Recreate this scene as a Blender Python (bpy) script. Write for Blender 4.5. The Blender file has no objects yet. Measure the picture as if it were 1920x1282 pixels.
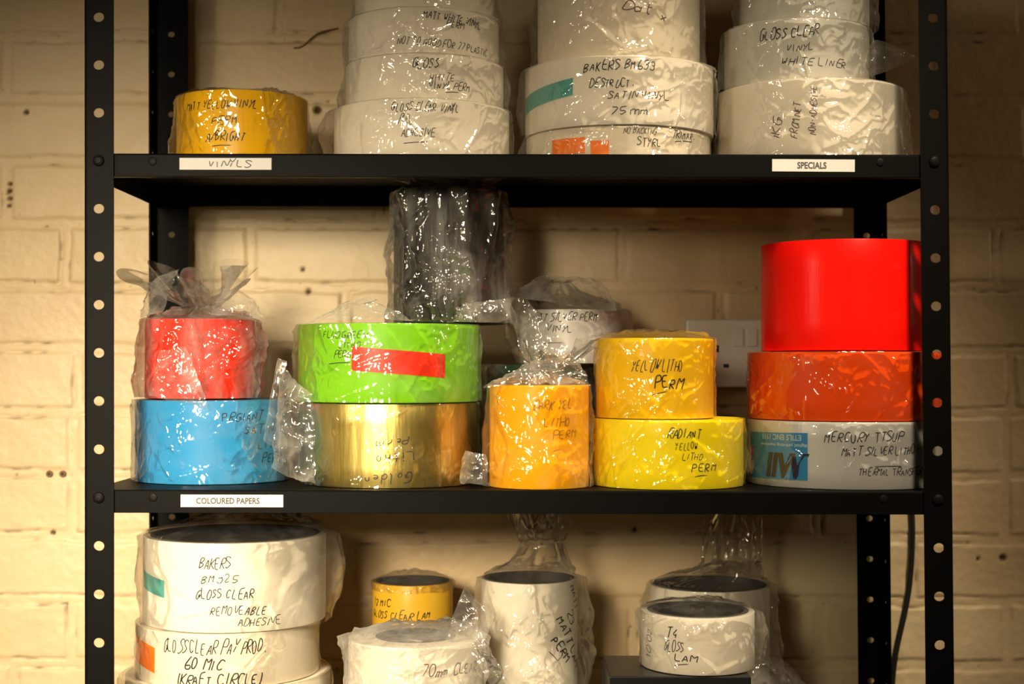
import bpy, bmesh, math, random
import numpy as np
from mathutils import Vector, Matrix

S = bpy.context.scene
C = S.collection
PI = math.pi
R_ = math.radians

# ------------------------------------------------------------------ camera
# millimetres: x to the right, y away from the rack's front face, z above the eye; ZE is the eye's height
ZE = 1.26
F = 2753.0           # focal length in pixels of a 1920 px wide frame
CAMD = 1523.0        # eye to the rack's front face
VX, VY = 970.0, 690.0
def sc(y): return F / (CAMD + y)
def X(px, y): return (px - VX) / sc(y)
def Z(py, y): return (VY - py) / sc(y)

cam = bpy.data.cameras.new('camera')
cam.sensor_width = 36.0
cam.lens = F / 1920 * 36
cam.clip_start = 0.05
cam.dof.use_dof = True
cam.dof.focus_distance = 1.60
cam.dof.aperture_fstop = 3.5
camo = bpy.data.objects.new('camera', cam)
C.objects.link(camo)
camo.location = (0, -CAMD / 1000, ZE)
yaw, pitch, roll_ = math.atan(10 / F), math.atan(49 / F), R_(0.11)
camo.matrix_world = Matrix.Translation(camo.location) @ Matrix.Rotation(yaw, 4, 'Z') @ Matrix.Rotation(PI / 2 + pitch, 4, 'X') @ Matrix.Rotation(roll_, 4, 'Z')
S.camera = camo

# ------------------------------------------------------------------ world, lamps, exposure
S.view_settings.view_transform = 'Standard'
S.view_settings.look = 'None'
S.view_settings.gamma = 1
S.view_settings.use_curve_mapping = False
S.view_settings.exposure = 0.0
S.cycles.transparent_max_bounces = 32
S.cycles.max_bounces = 8
w = bpy.data.worlds.new('room_ambience')
S.world = w
w.use_nodes = True
w.node_tree.nodes['Background'].inputs[0].default_value = (1.0, 0.60, 0.27, 1)
w.node_tree.nodes['Background'].inputs[1].default_value = 0.045

def spot(name, loc, aim, energy, color, size, radius, blend=1.0):
    l = bpy.data.lights.new(name, 'SPOT')
    l.energy = energy; l.color = color; l.spot_size = R_(size); l.spot_blend = blend; l.shadow_soft_size = radius
    o = bpy.data.objects.new(name, l); C.objects.link(o)
    o.location = loc
    o.rotation_euler = (Vector(aim) - Vector(loc)).to_track_quat('-Z', 'Y').to_euler()
    return o
# the main lamp stands beside the photographer on the left; weaker ones to both sides
def panel(name, loc, aim, energy, color, size, spread):
    l = bpy.data.lights.new(name, 'AREA')
    l.shape = 'DISK'; l.energy = energy; l.color = color; l.size = size; l.spread = R_(spread)
    o = bpy.data.objects.new(name, l); C.objects.link(o)
    o.location = loc
    o.rotation_euler = (Vector(aim) - Vector(loc)).to_track_quat('-Z', 'Y').to_euler()
    return o
panel('front_room_lamp', (-0.58, -1.72, ZE + 0.30), (-0.44, 0.2, ZE - 0.30), 4.9, (1.0, 0.83, 0.57), 0.40, 43)
spot('left_room_lamp', (-1.55, -1.25, ZE + 0.34), (-0.1, 0.1, ZE - 0.12), 20, (1.0, 0.84, 0.60), 60, 0.10)
spot('added_high_fill', (0.58, -1.0, ZE + 1.12), (0.17, 0.0, ZE - 0.09), 152, (1.0, 0.82, 0.56), 40, 0.12)  # unseen fill added high up to brighten roll fronts, shelves keep it off the wall
spot('right_room_lamp', (2.2, -0.32, ZE + 0.36), (0.15, 0.12, ZE - 0.05), 8, (1.0, 0.80, 0.52), 62, 0.05)

# ------------------------------------------------------------------ noise
_rs = np.random.RandomState(7)
_perm = _rs.permutation(256)
_perm = np.concatenate([_perm, _perm, _perm])
_grad = _rs.normal(size=(256, 3)); _grad /= np.linalg.norm(_grad, axis=1)[:, None]
def perlin(p):
    p = np.asarray(p, dtype=np.float64)
    i = np.floor(p).astype(int); f = p - i; i &= 255
    u = f * f * f * (f * (f * 6 - 15) + 10)
    res = 0
    for dx in (0, 1):
        for dy in (0, 1):
            for dz in (0, 1):
                h = _perm[_perm[_perm[i[..., 0] + dx] + i[..., 1] + dy] + i[..., 2] + dz]
                g = _grad[h]
                d = g[..., 0] * (f[..., 0] - dx) + g[..., 1] * (f[..., 1] - dy) + g[..., 2] * (f[..., 2] - dz)
                res = res + d * (u[..., 0] if dx else 1 - u[..., 0]) * (u[..., 1] if dy else 1 - u[..., 1]) * (u[..., 2] if dz else 1 - u[..., 2])
    return res * 1.6
def ridge(p): return 1 - np.minimum(1, 2.2 * np.abs(perlin(p)))

# ------------------------------------------------------------------ materials
def nt(name):
    m = bpy.data.materials.new(name); m.use_nodes = True
    t = m.node_tree; t.nodes.clear()
    out = t.nodes.new('ShaderNodeOutputMaterial')
    return m, t, out
def node(t, kind, **kw):
    n = t.nodes.new(kind)
    for k, v in kw.items(): setattr(n, k, v)
    return n
def srgb(*c):
    return tuple((x / 255 / 12.92 if x / 255 <= .04045 else ((x / 255 + .055) / 1.055) ** 2.4) for x in c) + (1,)

def plain(name, col, rough=0.4, metal=0.0, coat=0.0, bump=0.0, bscale=(60, 60, 60), bdist=0.0005, spec=0.5, vary=0.0):
    m, t, out = nt(name)
    b = node(t, 'ShaderNodeBsdfPrincipled')
    b.inputs['Base Color'].default_value = col
    b.inputs['Roughness'].default_value = rough
    b.inputs['Metallic'].default_value = metal
    b.inputs['Coat Weight'].default_value = coat
    b.inputs['Specular IOR Level'].default_value = spec
    t.links.new(b.outputs[0], out.inputs[0])
    if bump or vary:
        tc = node(t, 'ShaderNodeTexCoord'); mp = node(t, 'ShaderNodeMapping')
        mp.inputs['Scale'].default_value = bscale
        nz = node(t, 'ShaderNodeTexNoise'); nz.inputs['Detail'].default_value = 4
        t.links.new(tc.outputs['Object'], mp.inputs[0]); t.links.new(mp.outputs[0], nz.inputs['Vector'])
        if bump:
            bp = node(t, 'ShaderNodeBump'); bp.inputs['Strength'].default_value = bump; bp.inputs['Distance'].default_value = bdist
            t.links.new(nz.outputs[0], bp.inputs['Height']); t.links.new(bp.outputs[0], b.inputs['Normal'])
        if vary:
            mx = node(t, 'ShaderNodeMix', data_type='RGBA')
            mx.inputs['A'].default_value = col
            mx.inputs['B'].default_value = tuple(c * (1 - vary) for c in col[:3]) + (1,)
            t.links.new(nz.outputs[0], mx.inputs['Factor']); t.links.new(mx.outputs['Result'], b.inputs['Base Color'])
    return m

def roll_mat(name, col, rough=0.34, metal=0.0, coat=0.0):
    # long upright ripples of wound film
    return plain(name, col, rough, metal, coat, bump=0.30, bscale=(55, 55, 4), bdist=0.0006, spec=0.22)

M = {}
M['white'] = roll_mat('white_vinyl', (0.88, 0.82, 0.70, 1), 0.36)
M['cream'] = roll_mat('cream_liner', (0.84, 0.76, 0.62, 1), 0.4)
M['greywhite'] = roll_mat('grey_white_vinyl', (0.66, 0.64, 0.58, 1), 0.36)
M['warm_yellow'] = roll_mat('warm_yellow_vinyl', (0.93, 0.55, 0.006, 1), 0.33)
M['blue'] = roll_mat('blue_paper', (0.035, 0.31, 0.64, 1), 0.42)
M['red'] = roll_mat('red_paper', (0.88, 0.035, 0.012, 1), 0.42)
M['hot_red'] = roll_mat('fluorescent_red_paper', (1.0, 0.008, 0.004, 1), 0.30)
M['orange'] = roll_mat('orange_paper', (0.95, 0.095, 0.002, 1), 0.36)
M['green'] = roll_mat('lime_green_paper', (0.24, 0.62, 0.014, 1), 0.40)
M['amber'] = roll_mat('amber_paper', (1.0, 0.48, 0.002, 1), 0.36)
M['golden_yellow'] = roll_mat('golden_yellow_paper', (1.0, 0.64, 0.005, 1), 0.34)
M['lemon'] = roll_mat('lemon_yellow_paper', (1.0, 0.83, 0.006, 1), 0.34)
M['ochre'] = roll_mat('ochre_film', (0.72, 0.42, 0.03, 1), 0.36)
M['gold'] = plain('gold_foil', (0.90, 0.74, 0.24, 1), 0.34, 1.0, 0.0, bump=0.5, bscale=(17, 17, 2), bdist=0.0018)
M['silver'] = plain('silver_foil', (0.70, 0.70, 0.69, 1), 0.40, 0.35, 0.0, bump=0.5, bscale=(32, 32, 2), bdist=0.0012)
M['matt_silver'] = plain('matt_silver_vinyl', (0.62, 0.61, 0.60, 1), 0.5, 0.4, 0.0, bump=0.4, bscale=(32, 32, 2), bdist=0.0012)
M['black_film'] = plain('black_film', (0.014, 0.012, 0.012, 1), 0.36, 0.0, 0.0, bump=0.5, bscale=(30, 30, 2), bdist=0.0015, spec=0.3)
M['bottle_green'] = plain('bottle_green_film', (0.012, 0.035, 0.018, 1), 0.25, 0.0, 0.2, bump=0.4, bscale=(40, 40, 2), bdist=0.001)
M['core'] = plain('grey_card_core', (0.085, 0.075, 0.065, 1), 0.8, vary=0.3)
M['tan_core'] = plain('brown_card_core', (0.30, 0.20, 0.11, 1), 0.8, vary=0.3)
M['ink'] = plain('marker_ink', (0.012, 0.010, 0.018, 1), 0.5)
M['faint_ink'] = plain('faded_marker_ink', (0.12, 0.07, 0.06, 1), 0.6)
M['amber_ink'] = plain('faded_ink_on_amber', (0.42, 0.17, 0.012, 1), 0.6)
M['orange_tape'] = plain('orange_tape', (1.0, 0.24, 0.010, 1), 0.4)
M['red_tape'] = plain('red_tape', (0.85, 0.035, 0.01, 1), 0.4)
M['teal_tape'] = plain('teal_tape', (0.10, 0.42, 0.38, 1), 0.4)
M['steel'] = plain('black_powder_coat', (0.0018, 0.0016, 0.0014, 1), 0.5, bump=0.12, bscale=(900, 900, 900), bdist=0.0002, spec=0.08)
M['bolt'] = plain('dark_bolt', (0.004, 0.0035, 0.003, 1), 0.5, spec=0.12)
M['paper'] = plain('white_label_paper', (0.76, 0.75, 0.73, 1), 0.55)
M['print'] = plain('printed_grey_ink', (0.06, 0.055, 0.055, 1), 0.6)
M['socket'] = plain('white_moulded_plastic', (0.72, 0.66, 0.60, 1), 0.35)
M['dark'] = plain('dark_slot', (0.006, 0.006, 0.006, 1), 0.6)
M['cable'] = plain('black_cable_sheath', (0.008, 0.008, 0.008, 1), 0.5)
M['box'] = plain('black_box_board', (0.010, 0.010, 0.011, 1), 0.30, bump=0.1, bscale=(300, 300, 300))
M['logo_blue'] = plain('blue_sticker', (0.02, 0.26, 0.55, 1), 0.3)
M['logo_navy'] = plain('navy_print', (0.010, 0.014, 0.05, 1), 0.35)
M['logo_red'] = plain('red_print', (0.75, 0.06, 0.01, 1), 0.35)
M['logo_yellow'] = plain('yellow_print', (0.75, 0.62, 0.10, 1), 0.35)
M['logo_white'] = plain('pale_print', (0.45, 0.62, 0.72, 1), 0.35)
M['plug'] = plain('brown_plastic_plug', (0.20, 0.12, 0.05, 1), 0.6)
M['string'] = plain('brown_string', (0.16, 0.08, 0.025, 1), 0.8)
M['floor'] = plain('concrete_floor', (0.16, 0.13, 0.10, 1), 0.7, bump=0.3, bscale=(20, 20, 20), vary=0.4)

def film(name, milk=0.035, low=0.0, gloss=0.05, rough=0.085, tint=(0.985, 0.98, 0.965, 1), bump=0.30, freq=1.0, streak=1.0):
    """clear polythene: mostly see-through, a little milk, a shiny crinkled surface"""
    m, t, out = nt(name)
    tr = node(t, 'ShaderNodeBsdfTransparent'); tr.inputs[0].default_value = tint
    tl = node(t, 'ShaderNodeBsdfTranslucent'); tl.inputs[0].default_value = (0.86, 0.84, 0.80, 1)
    df = node(t, 'ShaderNodeBsdfDiffuse'); df.inputs[0].default_value = (0.86, 0.84, 0.80, 1)
    gl = node(t, 'ShaderNodeBsdfAnisotropic'); gl.inputs['Roughness'].default_value = rough
    gl.inputs[0].default_value = (1, 1, 1, 1)
    tc = node(t, 'ShaderNodeTexCoord')
    # crinkles: folded noise at two sizes, warped so that they run in irregular streaks
    mp = node(t, 'ShaderNodeMapping'); mp.inputs['Scale'].default_value = (1, 1, 0.6)
    t.links.new(tc.outputs['Object'], mp.inputs[0])
    hs = []
    for scl, dist in ((24 * freq, 1.6), (75 * freq, 1.0)):
        nz = node(t, 'ShaderNodeTexNoise'); nz.inputs['Scale'].default_value = scl
        nz.inputs['Detail'].default_value = 2; nz.inputs['Distortion'].default_value = dist
        t.links.new(mp.outputs[0], nz.inputs['Vector'])
        a = node(t, 'ShaderNodeMath', operation='SUBTRACT'); a.inputs[1].default_value = 0.5
        b = node(t, 'ShaderNodeMath', operation='ABSOLUTE')
        t.links.new(nz.outputs[0], a.inputs[0]); t.links.new(a.outputs[0], b.inputs[0])
        hs.append(b)
    ad = node(t, 'ShaderNodeMath', operation='MULTIPLY_ADD'); ad.inputs[1].default_value = 0.30
    t.links.new(hs[1].outputs[0], ad.inputs[0]); t.links.new(hs[0].outputs[0], ad.inputs[2])
    bp = node(t, 'ShaderNodeBump'); bp.inputs['Strength'].default_value = bump; bp.inputs['Distance'].default_value = 0.006
    t.links.new(ad.outputs[0], bp.inputs['Height'])
    t.links.new(bp.outputs[0], gl.inputs['Normal'])
    mk = node(t, 'ShaderNodeMixShader'); mk.inputs[0].default_value = 0.45
    t.links.new(df.outputs[0], mk.inputs[1]); t.links.new(tl.outputs[0], mk.inputs[2])
    lw = node(t, 'ShaderNodeLayerWeight'); lw.inputs[0].default_value = 0.35
    # milkiness: patchy, and more at grazing view where the film is seen through its length
    nz2 = node(t, 'ShaderNodeTexNoise'); nz2.inputs['Scale'].default_value = 30 * freq; nz2.inputs['Detail'].default_value = 3
    mp2 = node(t, 'ShaderNodeMapping'); mp2.inputs['Scale'].default_value = (1, 1, streak)
    t.links.new(tc.outputs['Object'], mp2.inputs[0]); t.links.new(mp2.outputs[0], nz2.inputs['Vector'])
    r1 = node(t, 'ShaderNodeMapRange'); r1.inputs['From Min'].default_value = 0.46; r1.inputs['From Max'].default_value = 0.72
    r1.inputs['To Min'].default_value = milk * low; r1.inputs['To Max'].default_value = milk * 2.4
    t.links.new(nz2.outputs[0], r1.inputs[0])
    fa = node(t, 'ShaderNodeMath', operation='MULTIPLY_ADD'); fa.inputs[1].default_value = milk * 2.4
    t.links.new(lw.outputs['Facing'], fa.inputs[0]); t.links.new(r1.outputs[0], fa.inputs[2])
    mx1 = node(t, 'ShaderNodeMixShader')
    t.links.new(fa.outputs[0], mx1.inputs[0]); t.links.new(tr.outputs[0], mx1.inputs[1]); t.links.new(mk.outputs[0], mx1.inputs[2])
    fr = node(t, 'ShaderNodeMath', operation='MULTIPLY_ADD'); fr.inputs[1].default_value = 0.5; fr.inputs[2].default_value = gloss
    t.links.new(lw.outputs['Fresnel'], fr.inputs[0])
    mx2 = node(t, 'ShaderNodeMixShader')
    t.links.new(fr.outputs[0], mx2.inputs[0]); t.links.new(mx1.outputs[0], mx2.inputs[1]); t.links.new(gl.outputs[0], mx2.inputs[2])
    t.links.new(mx2.outputs[0], out.inputs[0])
    return m
M['film'] = film('clear_polythene')
M['thin_film'] = film('thin_clear_wrap', milk=0.012, gloss=0.075, rough=0.055, bump=0.32, freq=0.8)
M['streaked_film'] = film('streaked_polythene', milk=0.13, gloss=0.06, rough=0.09, streak=0.22, freq=1.3, bump=0.4)
M['milky_film'] = film('milky_polythene', milk=0.17, low=0.45, gloss=0.05, rough=0.14)

# ------------------------------------------------------------------ object helpers
def empty(name, loc, label, cat, group=None, rot=(0, 0, 0)):
    o = bpy.data.objects.new(name, None); C.objects.link(o)
    o.empty_display_size = 0.02
    o.location = loc; o.rotation_euler = rot
    o['label'] = label; o['category'] = cat
    if group: o['group'] = group
    return o
def link(name, me, mats, parent=None, smooth=False):
    o = bpy.data.objects.new(name, me); C.objects.link(o)
    for m in (mats if isinstance(mats, (list, tuple)) else [mats]): me.materials.append(m)
    if parent: o.parent = parent
    if smooth: me.polygons.foreach_set('use_smooth', [True] * len(me.polygons))
    return o
def from_np(name, v, f):
    me = bpy.data.meshes.new(name)
    me.from_pydata([tuple(p) for p in v], [], f)
    me.update()
    return me
def from_bm(name, bm):
    me = bpy.data.meshes.new(name); bm.to_mesh(me); bm.free(); return me
def box(bm, x0, x1, y0, y1, z0, z1, mi=0, f=0.001):
    vs = [bm.verts.new((x * f, y * f, z * f)) for x in (x0, x1) for y in (y0, y1) for z in (z0, z1)]
    for q in ((0, 1, 3, 2), (4, 6, 7, 5), (0, 4, 5, 1), (2, 3, 7, 6), (0, 2, 6, 4), (1, 5, 7, 3)):
        fc = bm.faces.new([vs[i] for i in q]); fc.material_index = mi
def lathe(prof, n=144, closed=True):
    """profile of (r, z) in mm turned about z; returns metres"""
    v, f = [], []
    k = len(prof)
    for i in range(n):
        a = 2 * PI * i / n
        for r, z in prof: v.append((r * math.sin(a) / 1000, -r * math.cos(a) / 1000, z / 1000))
    for i in range(n):
        j = (i + 1) % n
        for q in range(k if closed else k - 1):
            p = (q + 1) % k
            f.append((i * k + q, j * k + q, j * k + p, i * k + p))
    return v, f
def bevel(o, wd, seg=2, ang=40):
    b = o.modifiers.new('bevel', 'BEVEL'); b.width = wd; b.segments = seg; b.limit_method = 'ANGLE'; b.angle_limit = R_(ang)

# ------------------------------------------------------------------ setting: wall, floor
WALLY = 335.0
def build_wall():
    s = sc(WALLY)
    # joints read off the brickwork: bed joints every 79.3 mm, perpends per course
    pitch, z_ref = 79.3, -214.0
    per = 236.0
    offs = {0: 137, -1: 310, -2: 137, -3: 30, -4: 200, -5: 90, 1: 137, 2: 147, 3: 300, 4: 120, 5: 10, 6: 182, 7: 8, 8: 173, 9: 60}
    xs = np.concatenate([np.linspace(-2600, -720, 60)[:-1], np.linspace(-720, 720, 620), np.linspace(720, 2600, 60)[1:]])
    zs = np.concatenate([np.linspace(-1260, -500, 40)[:-1], np.linspace(-500, 540, 450), np.linspace(540, 1300, 40)[1:]])
    XX, ZZ = np.meshgrid(xs, zs)
    P = np.stack([XX, ZZ, 0 * XX], -1)
    wob = 3.0 * perlin(P / 90.0 + 3.1) + 1.2 * perlin(P / 22.0 + 9.7)
    zz = ZZ - z_ref + wob
    row = np.floor(zz / pitch)
    dz = np.minimum(zz - row * pitch, (row + 1) * pitch - zz)
    rng = np.random.RandomState(3)
    off = np.zeros_like(XX); jit = np.zeros_like(XX)
    for r in np.unique(row):
        o = offs.get(int(r), int(rng.randint(0, 348)))
        off[row == r] = (o - VX) / s
    xx = XX - off + 2.5 * perlin(P / 70.0 + 21.3) + 1.0 * perlin(P / 16.0 + 1.9)
    col = np.floor(xx / per)
    dx = np.minimum(xx - col * per, (col + 1) * per - xx)
    half = 5.5
    d = np.minimum(dz, dx)
    e = np.clip((d - half) / 3.0, 0, 1); e = e * e * (3 - 2 * e)
    hsh = np.sin(row * 127.1 + col * 311.7) * 43758.5453; hsh = hsh - np.floor(hsh)
    h = -2.2 * (1 - e) + e * (hsh - 0.5) * 1.2
    # a fine gap where the pointing has shrunk from the brick's lower edge, broken by noise
    up = zz - row * pitch
    gap = np.exp(-((d - half - 0.6) / 1.3) ** 2) * np.clip(perlin(P / 40.0 + 5.5) * 2.0 + 0.25, 0, 1)
    h -= 2.6 * gap
    h += 0.7 * perlin(P / 30.0) + 0.45 * perlin(P / 9.0 + 4) + 0.25 * perlin(P / 4.0 + 8)
    pits = np.clip(perlin(P / 7.0 + 31) - 0.62, 0, 1) * np.clip(1.3 - d / 12, 0.03, 1) * 7
    h -= pits
    dirt = np.clip(gap * 0.9 * np.clip(perlin(P / 18.0 + 77) * 2.2 + 0.05, 0, 1) + pits * 0.45, 0, 1)
    def hole(px, py, r, depth):
        nonlocal h, dirt
        q = np.sqrt((XX - X(px, WALLY)) ** 2 + (ZZ - Z(py, WALLY)) ** 2)
        k = np.clip(1.4 - q / r, 0, 1)
        h -= depth * k; dirt = np.maximum(dirt, np.clip(k * 2.0, 0, 1))
    for a in ((577, 547, 3.2, 4), (567, 505, 2.4, 3), (593, 205, 4.5, 6), (45, 210, 3, 3), (33, 888, 0.1, 0), (1878, 1043, 4.0, 4), (1832, 1044, 2.5, 3), (100, 1000, 3, 3), (718, 945, 2, 1), (14, 345, 2.6, 5), (13, 358, 2.8, 6), (14, 372, 2.8, 6), (13, 386, 2.4, 4), (1190, 992, 3.0, 3)):
        hole(*a)
    V = np.stack([XX / 1000, (WALLY - h) / 1000, ZZ / 1000 + ZE], -1).reshape(-1, 3)
    nz, nx = XX.shape
    I = np.arange(nz * nx).reshape(nz, nx)
    Fq = np.stack([I[:-1, :-1], I[:-1, 1:], I[1:, 1:], I[1:, :-1]], -1).reshape(-1, 4)
    me = bpy.data.meshes.new('wall_back')
    me.vertices.add(len(V)); me.vertices.foreach_set('co', V.ravel())
    me.loops.add(Fq.size); me.loops.foreach_set('vertex_index', Fq.ravel().astype(np.int32))
    me.polygons.add(len(Fq)); me.polygons.foreach_set('loop_start', np.arange(0, Fq.size, 4, dtype=np.int32))
    me.update(calc_edges=True)
    at = me.attributes.new('dirt', 'FLOAT', 'POINT'); at.data.foreach_set('value', dirt.ravel().astype(np.float32))
    m, t, out = nt('painted_brick')
    b = node(t, 'ShaderNodeBsdfPrincipled'); b.inputs['Roughness'].default_value = 0.42; b.inputs['Specular IOR Level'].default_value = 0.35
    tc = node(t, 'ShaderNodeTexCoord')
    n1 = node(t, 'ShaderNodeTexNoise'); n1.inputs['Scale'].default_value = 5; n1.inputs['Detail'].default_value = 5
    n2 = node(t, 'ShaderNodeTexNoise'); n2.inputs['Scale'].default_value = 260; n2.inputs['Detail'].default_value = 4
    t.links.new(tc.outputs['Object'], n1.inputs[0]); t.links.new(tc.outputs['Object'], n2.inputs[0])
    r1 = node(t, 'ShaderNodeMapRange'); r1.inputs['From Min'].default_value = 0.35; r1.inputs['From Max'].default_value = 0.75
    t.links.new(n1.outputs[0], r1.inputs[0])
    mx = node(t, 'ShaderNodeMix', data_type='RGBA'); mx.inputs['A'].default_value = (0.72, 0.575, 0.36, 1); mx.inputs['B'].default_value = (0.62, 0.455, 0.25, 1)
    t.links.new(r1.outputs[0], mx.inputs['Factor'])
    ar = node(t, 'ShaderNodeAttribute', attribute_name='dirt')
    mx2 = node(t, 'ShaderNodeMix', data_type='RGBA'); mx2.inputs['B'].default_value = (0.085, 0.045, 0.016, 1)
    t.links.new(ar.outputs['Fac'], mx2.inputs['Factor']); t.links.new(mx.outputs['Result'], mx2.inputs['A'])
    t.links.new(mx2.outputs['Result'], b.inputs['Base Color'])
    bp = node(t, 'ShaderNodeBump'); bp.inputs['Strength'].default_value = 0.35; bp.inputs['Distance'].default_value = 0.0012
    t.links.new(n2.outputs[0], bp.inputs['Height']); t.links.new(bp.outputs[0], b.inputs['Normal'])
    t.links.new(b.outputs[0], out.inputs[0])
    o = link('wall_back', me, m, smooth=True); o['kind'] = 'structure'
build_wall()
bm = bmesh.new(); box(bm, -2600, 2600, -2600, 345, -60, 0)
o = link('floor', from_bm('floor', bm), M['floor']); o['kind'] = 'structure'

# ------------------------------------------------------------------ the rack
rack = empty('storage_rack', (0, 0, 0), 'black steel bolted shelving rack standing against the cream brick wall', 'shelving rack')
LEAN = -0.0074                                     # the uprights lean a hair to the left
def leanx(z): return LEAN * (z - ZE * 1000)
HZ = 1900
def post_mesh(sx, back, w1, w2, hole):
    """angle upright with punched holes: leg w1 along x, leg w2 along y; sx = side, back = rear pair"""
    bm = bmesh.new()
    rad = 3.5
    XO = 450.0
    n = 24
    def put(u, v, leg):
        # u is the distance from the bend along the leg
        if leg == 0: x, y = XO - rad - u, 0.0
        else: x, y = XO, rad + u
        if back: y = 300 - y
        return bm.verts.new(((sx * x + leanx(v)) / 1000, y / 1000, v / 1000))
    for leg, wd in ((0, w1 - rad), (1, w2 - rad)):
        for k in range(HZ // 50):
            zc = 50 * k + 25
            ring, rim = [], []
            for i in range(n):
                a = 2 * PI * i / n
                c, s_ = math.cos(a), math.sin(a)
                mm = max(abs(c), abs(s_))
                uc = (wd - rad) / 2
                ring.append(put(uc + hole[0] * c, zc + hole[1] * s_, leg))
                rim.append(put(uc + (wd - uc) * c / mm if c > 0 else uc + uc * c / mm, zc + 25 * s_ / mm, leg))
            for i in range(n):
                j = (i + 1) % n
                bm.faces.new((ring[i], ring[j], rim[j], rim[i]))
    # the rounded bend
    zl = sorted({round(50 * k + 25 + 25 * t, 5) for k in range(HZ // 50) for t in [max(-1, min(1, math.tan(2 * PI * i / n))) for i in range(-3, 4)]})
    prev = None
    for z in zl:
        cur = []
        for q in range(6):
            a = PI / 2 * q / 5
            x, y = XO - rad + rad * math.sin(a), rad - rad * math.cos(a)
            if back: y = 300 - y
            cur.append(bm.verts.new(((sx * x + leanx(z)) / 1000, y / 1000, z / 1000)))
        if prev:
            for q in range(5): bm.faces.new((prev[q], prev[q + 1], cur[q + 1], cur[q]))
        prev = cur
    bmesh.ops.remove_doubles(bm, verts=bm.verts, dist=1e-5)
    bmesh.ops.recalc_face_normals(bm, faces=bm.faces)
    # make the normals look outwards (bend side)
    bm.faces.ensure_lookup_table()
    cx = Vector((sx * 0.40, 0.30 if not back else 0.0, 1.0))
    f0 = max(bm.faces, key=lambda f: f.calc_area())
    if f0.normal.dot(f0.calc_center_median() - Vector((sx * 0.3, 0.15, f0.calc_center_median().z))) < 0:
        bmesh.ops.reverse_faces(bm, faces=bm.faces)
    return from_bm('post', bm)
for sx, back, w1, w2 in ((-1, False, 31, 30), (1, False, 30, 30), (-1, True, 42, 31), (1, True, 31, 42)):
    o = link('post', post_mesh(sx, back, w1, w2, (5.6, 5.0) if not back else (4.2, 3.6)), M['steel'], rack)
    sm = o.modifiers.new('thickness', 'SOLIDIFY'); sm.thickness = 0.0018; sm.offset = -1
SH = {'top': 573, 'vinyl': 223, 'paper': -127, 'lower': -427, 'bottom': -1140}
def shelf_mesh(z):
    bm = bmesh.new()
    zc = ZE * 1000 + z
    dx = leanx(zc)
    a, b = -446 + dx, 446 + dx
    y0, y1 = 3.2, 296.8
    t, h = 1.0, 24.0
    box(bm, a, b, y0, y1, zc - t, zc)
    box(bm, a, b, y0, y0 + t, zc - h, zc - t)
    box(bm, a, b, y1 - t, y1, zc - h, zc - t)
    box(bm, a, a + t, y0 + t, y1 - t, zc - h, zc - t)
    box(bm, b - t, b, y0 + t, y1 - t, zc - h, zc - t)
    box(bm, a + t, b - t, y0 + t, y0 + 12, zc - h, zc - h + t)
    box(bm, a + t, b - t, y1 - 12, y1 - t, zc - h, zc - h + t)
    return from_bm('shelf', bm)
def bolt_mesh():
    v, f = lathe([(0.01, 0), (5.6, 0), (6.0, 0.8), (5.2, 2.4), (3.0, 3.2), (0.01, 3.4)], 20, closed=False)
    return from_np('bolt', v, f)
bolt_me = bolt_mesh(); bolt_me.materials.append(M['bolt'])
for nm, z in SH.items():
    o = link('shelf', shelf_mesh(z), M['steel'], rack)
    bevel(o, 0.0008, 2)
    zh = ZE * 1000 + z - 8
    for sx in (-1, 1):
        b = bpy.data.objects.new('bolt', bolt_me); C.objects.link(b); b.parent = rack
        b.location = ((sx * 434.5 + leanx(zh)) / 1000, 0.0001, zh / 1000); b.rotation_euler = (PI / 2, 0, 0)
        b = bpy.data.objects.new('bolt', bolt_me); C.objects.link(b); b.parent = rack
        b.location = ((sx * 379 + leanx(zh)) / 1000, 0.0032, zh / 1000); b.rotation_euler = (PI / 2, 0, 0); b.scale = (0.75, 0.75, 0.4)

def text_mesh(body, width, height, shear=0.0, bold=0.03):
    """built-in lettering flattened to a mesh in the xz plane, fitted to width x height mm, centred"""
    cu = bpy.data.curves.new('t', 'FONT'); cu.body = body; cu.size = 1; cu.offset = bold; cu.resolution_u = 3
    ob = bpy.data.objects.new('t', cu); C.objects.link(ob)
    dg = bpy.context.evaluated_depsgraph_get(); dg.update()
    me = bpy.data.meshes.new_from_object(ob.evaluated_get(dg))
    bpy.data.objects.remove(ob); bpy.data.curves.remove(cu)
    co = np.array([v.co[:] for v in me.vertices])
    lo, hi = co.min(0), co.max(0)
    xy = (co - (lo + hi) / 2) / np.maximum(hi - lo, 1e-6)
    x, z = xy[:, 0] * width, xy[:, 1] * height
    x = x + shear * z
    faces = [tuple(p.vertices) for p in me.polygons]
    bpy.data.meshes.remove(me)
    return x, z, faces

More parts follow.
